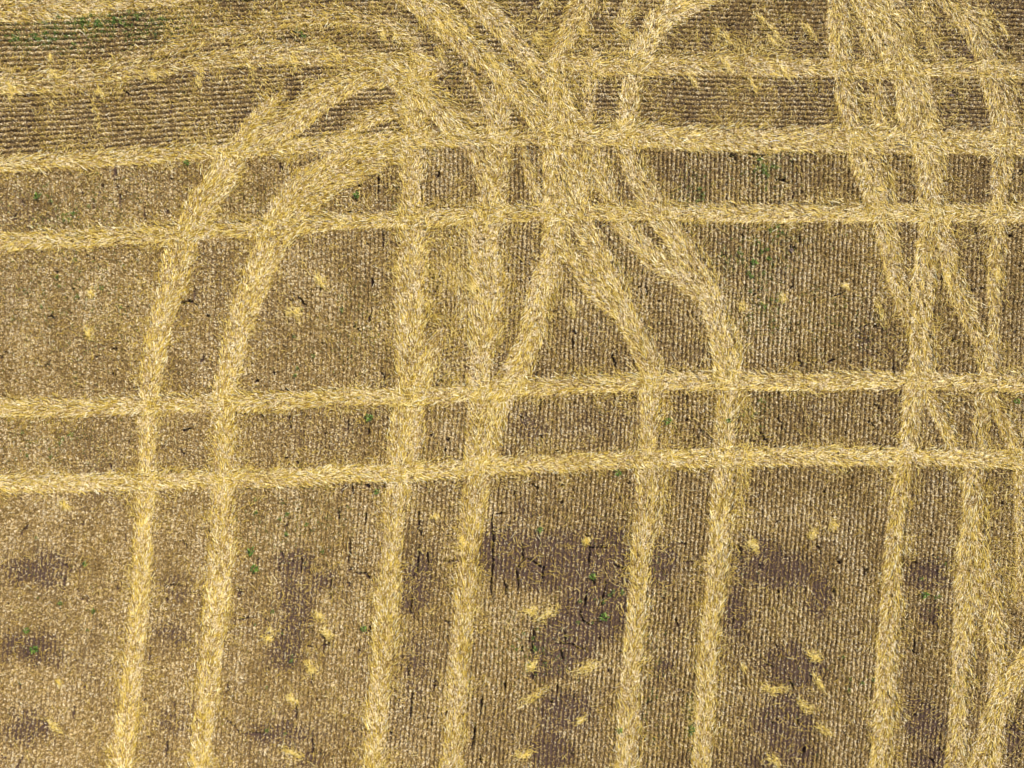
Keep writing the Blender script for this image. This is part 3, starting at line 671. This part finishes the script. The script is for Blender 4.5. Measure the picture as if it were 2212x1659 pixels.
# ------------------------------------------------------------------ weeds
def weed_mesh(r, nl, seed):
    q = np.random.default_rng(seed)
    vs, fs = [], []
    for i in range(nl):
        a = q.uniform(0, 2 * math.pi); l = r * q.uniform(.5, 1.1); w = l * q.uniform(.30, .5); h = q.uniform(.02, .9) * r
        d = np.array([math.cos(a), math.sin(a), 0]); s = np.array([-d[1], d[0], 0]); b = len(vs)
        o = d * r * q.uniform(0, .35) + np.array([0, 0, h])
        up = np.array([0, 0, 1.0])
        vs += [o, o + d * l * .5 + s * w * .5 + up * l * .2, o + d * l + up * l * q.uniform(-.15, .15), o + d * l * .5 - s * w * .5 + up * l * .2]
        fs.append((b, b + 1, b + 2, b + 3))
    sb = len(vs)                                   # stem
    for k in range(2):
        vs += [np.array([-.003, 0, -.02]), np.array([.003, 0, -.02]), np.array([.002, .0, r * .8]), np.array([-.002, 0, r * .8])] if k == 0 else \
              [np.array([0, -.003, -.02]), np.array([0, .003, -.02]), np.array([0, .002, r * .8]), np.array([0, -.002, r * .8])]
        fs.append((sb + 4 * k, sb + 4 * k + 1, sb + 4 * k + 2, sb + 4 * k + 3))
    me = bpy.data.meshes.new("weed")
    me.from_pydata([tuple(v_) for v_ in vs], [], fs)
    at = me.attributes.new("tone", 'FLOAT', 'POINT')
    tn = np.repeat(np.clip(q.normal(.5, .25, len(fs)), 0, 1), 4)
    at.data.foreach_set("value", tn.astype(np.float32))
    me.materials.append(M_weed); me.update()
    return me
WM = [weed_mesh(r, n, 900 + i) for i, (r, n) in enumerate([(.05, 9), (.065, 12), (.08, 16), (.045, 8), (.07, 14), (.10, 22)])]
def weed(px, py, label, group, big=0, hgt=None):
    x, y = W(px, py); x, y = float(x), float(y)
    o = bpy.data.objects.new("weed", WM[5 if big else random.randrange(5)])
    C.objects.link(o)
    o.location = (x, y, float(samp(Z, x, y)) + (.05 if samp(TM, x, y) < .4 else .03))
    o.rotation_euler.z = random.uniform(0, 6.28); s = random.uniform(.75, 1.1) * (1.25 if big else 1.0); o.scale = (s, s, s)
    tag(o, label, "weed", group)
ZONES = [  # x, y, rx, ry, count, label
    (200, 45, 60, 18, 30, "dark green weed in the dense patch below the straw band of the upper left corner"),
    (100, 82, 75, 16, 24, "dark green weed in the left tail of the upper left weed patch"),
    (290, 42, 60, 22, 16, "green weed in the thinner right part of the upper left weed patch"),
    (650, 72, 14, 7, 4, "green weed in the small clump under the arching straw trail"),
    (1652, 360, 34, 34, 16, "green weed in the stubble block between the top two full-width tracks, right of the middle"),
    (1625, 560, 50, 42, 18, "green weed in the stubble just below the second full-width track, right half"),
    (1680, 500, 14, 26, 5, "green weed close under the second full-width track, left of the wedge"),
    (1650, 665, 35, 40, 10, "green weed in the middle of the pale stubble right of the long curved track"),
    (1740, 660, 120, 90, 12, "tiny green weed scattered over the pale stubble left of the wedge"),
    (1510, 420, 30, 50, 6, "tiny green weed right of the grey trail end between the top two full-width tracks"),
    (1494, 1575, 8, 34, 7, "green weed hugging the left side of the long curved track near the bottom edge"),
    (1130, 1390, 50, 50, 7, "tiny green weed left of the lower neck of the bare soil"),
    (1300, 1290, 60, 60, 9, "tiny bright green weed on the big bare soil patch"),
    (1620, 900, 50, 40, 7, "tiny green weed beside the long curved track between the lower pair"),
    (150, 450, 130, 60, 12, "tiny green weed in the left stubble block between the top two full-width tracks"),
    (150, 640, 130, 80, 10, "tiny green weed in the open stubble at the far left above the lower pair"),
    (100, 960, 90, 50, 7, "tiny green weed in the leftmost stubble block between the lower pair"),
    (620, 1120, 90, 60, 8, "tiny green weed between the second and third tracks, high in the lower field"),
    (600, 1450, 90, 130, 8, "tiny green weed between the second and third tracks, low in the lower field"),
    (130, 1330, 100, 160, 9, "tiny green weed in the lower left stubble, left of the first track"),
    (1850, 1460, 45, 120, 6, "tiny green weed low down, left of the long right-hand track"),
    (2010, 1300, 60, 110, 7, "tiny green weed right of the long right-hand track in the lower field"),
    (680, 740, 80, 70, 7, "tiny green weed between the second and third tracks above the lower pair"),
    (1250, 740, 60, 50, 4, "tiny green weed in the wide base of the triangle of stubble"),
]
for (cx, cy, rx, ry, n, lab) in ZONES:
    for k in range(n):
        weed(cx + random.gauss(0, .55) * rx, cy + random.gauss(0, .55) * ry, lab, lab.replace("weed", "weeds", 1))
U = "single weeds standing apart"
for px, py, lab in [(772,422,"bright green weed alone left of the third track, between the top two full-width tracks"),
    (797,900,"bright green weed left of the third track between the lower pair"), (1166,1143,"light green branching weed just above the big bare soil patch"),
    (75,1400,"long-leaved green weed at the lower left, biggest there"), (58,1360,"dark green weed just above the long-leaved one at the lower left"),
    (786,1358,"dark green weed left of the third track at mid height of the lower field"), (550,1227,"fresh green weed right of the second track in the lower field"),
    (1996,1283,"pale green star-shaped weed right of the long right-hand track"), (1441,908,"green weed on the thin wisp right of the grey-tinted track"),
    (2196,868,"bright green weed at the right edge between the lower pair"), (1627,568,"large bright green weed at the heart of the weedy stubble"),
    (1337,1578,"small green weed left of the grey-tinted track near the bottom edge"), (815,1062,"dark green weed left of the third track just below the lowest full-width track"),
    (1280,1246,"green weed in the right half of the big bare soil patch"), (1335,1020,"green weed left of the grey-tinted track below the lowest full-width track"),
    (1305,1333,"yellow-green weed low on the right of the big bare soil patch"), (545,1190,"paired green weed right of the second track, upper one"),
    (406,352,"green weed on the lower edge of the broad track at the left"), (83,425,"pale green weed in the left stubble block under the broad track")]:
    weed(px, py, lab, U, 1)

# ------------------------------------------------------------------ clods and sticks
def clod(px, py, r, lab, sd_):
    import bmesh
    bm = bmesh.new(); bmesh.ops.create_icosphere(bm, subdivisions=3, radius=r)
    q = random.Random(sd_); o3 = [q.uniform(0, 9) for _ in range(3)]
    from mathutils import noise
    sx, sy = q.uniform(.8, 1.4), q.uniform(.7, 1.1)
    for v_ in bm.verts:
        f = 1 + .55 * noise.noise(v_.co * (1.6 / r) + Vector(o3)) + .2 * noise.noise(v_.co * (5 / r))
        v_.co = Vector((v_.co.x * f * sx, v_.co.y * f * sy, v_.co.z * f * .6))
    me = bpy.data.meshes.new("soil_clod"); bm.to_mesh(me); bm.free(); me.materials.append(M_clod)
    o = bpy.data.objects.new("soil_clod", me); C.objects.link(o)
    x, y = W(px, py); o.location = (float(x), float(y), float(samp(Z, x, y)) + r * .35 + .02)
    o.rotation_euler.z = q.uniform(0, 6)
    tag(o, lab, "soil clod", "dry soil clods")
for i, a in enumerate([(425,262,.075,"grey-brown clod in the horizontal rows below the ragged band, left of the curved track"), (1710,541,.07,"dark clod in the pale stubble below the second full-width track"),
    (1235,716,.06,"dark clod inside the long triangle of stubble"), (1862,785,.06,"dark clod just above the lower pair of tracks, left of the wedge"),
    (1948,1357,.075,"dark crumbled clod on the right of the long right-hand track"), (2115,1416,.06,"round brown clod between the two pale tracks at the lower right"),
    (1888,960,.06,"dark clod left of the long right-hand track above the lowest full-width track"), (237,1295,.05,"dark clod left of the first track in the lower field"),
    (213,418,.06,"dark clod in the left stubble block between the top two full-width tracks"), (2110,1010,.05,"grey clod on the lowest full-width track near the right edge"),
    (2056,207,.06,"dark clod in the horizontal rows left of the top right diagonal"), (1452,180,.06,"dark clod below the golden track beside the greyish trail")]):
    clod(*a, i)
def stick(pts, r, tone, lab):
    V, F = [], []
    for i, (px, py) in enumerate(pts):
        x, y = W(px, py); z = float(samp(Z, x, y)) + .075
        a, b = pts[max(i - 1, 0)], pts[min(i + 1, len(pts) - 1)]
        t = math.atan2(-(b[1] - a[1]), b[0] - a[0]); rr = r * (1 - .5 * i / len(pts))
        for k in range(6):
            c = 2 * math.pi * k / 6
            V.append((float(x) - math.sin(t) * rr * math.cos(c), float(y) + math.cos(t) * rr * math.cos(c), z + rr * math.sin(c)))
    m = len(pts)
    for i in range(m - 1):
        for k in range(6): F.append((i * 6 + k, i * 6 + (k + 1) % 6, (i + 1) * 6 + (k + 1) % 6, (i + 1) * 6 + k))
    F += [tuple(range(6))[::-1], tuple(range((m - 1) * 6, m * 6))]
    me = bpy.data.meshes.new("stick"); me.from_pydata(V, [], F); at = me.attributes.new("tone", 'FLOAT', 'POINT')
    at.data.foreach_set("value", np.full(len(V), tone, np.float32)); me.materials.append(M_stick)
    o = bpy.data.objects.new("stick", me); C.objects.link(o); tag(o, lab, "stick")
stick([(1664,306),(1670,304),(1677,303),(1685,304)], .011, 1.0, "short whitish stick lying on the broad track right of the middle")
stick([(1938,310),(1947,313),(1956,315),(1966,319)], .012, 0.1, "grey-green stem lying on the broad track between the right-hand tracks")
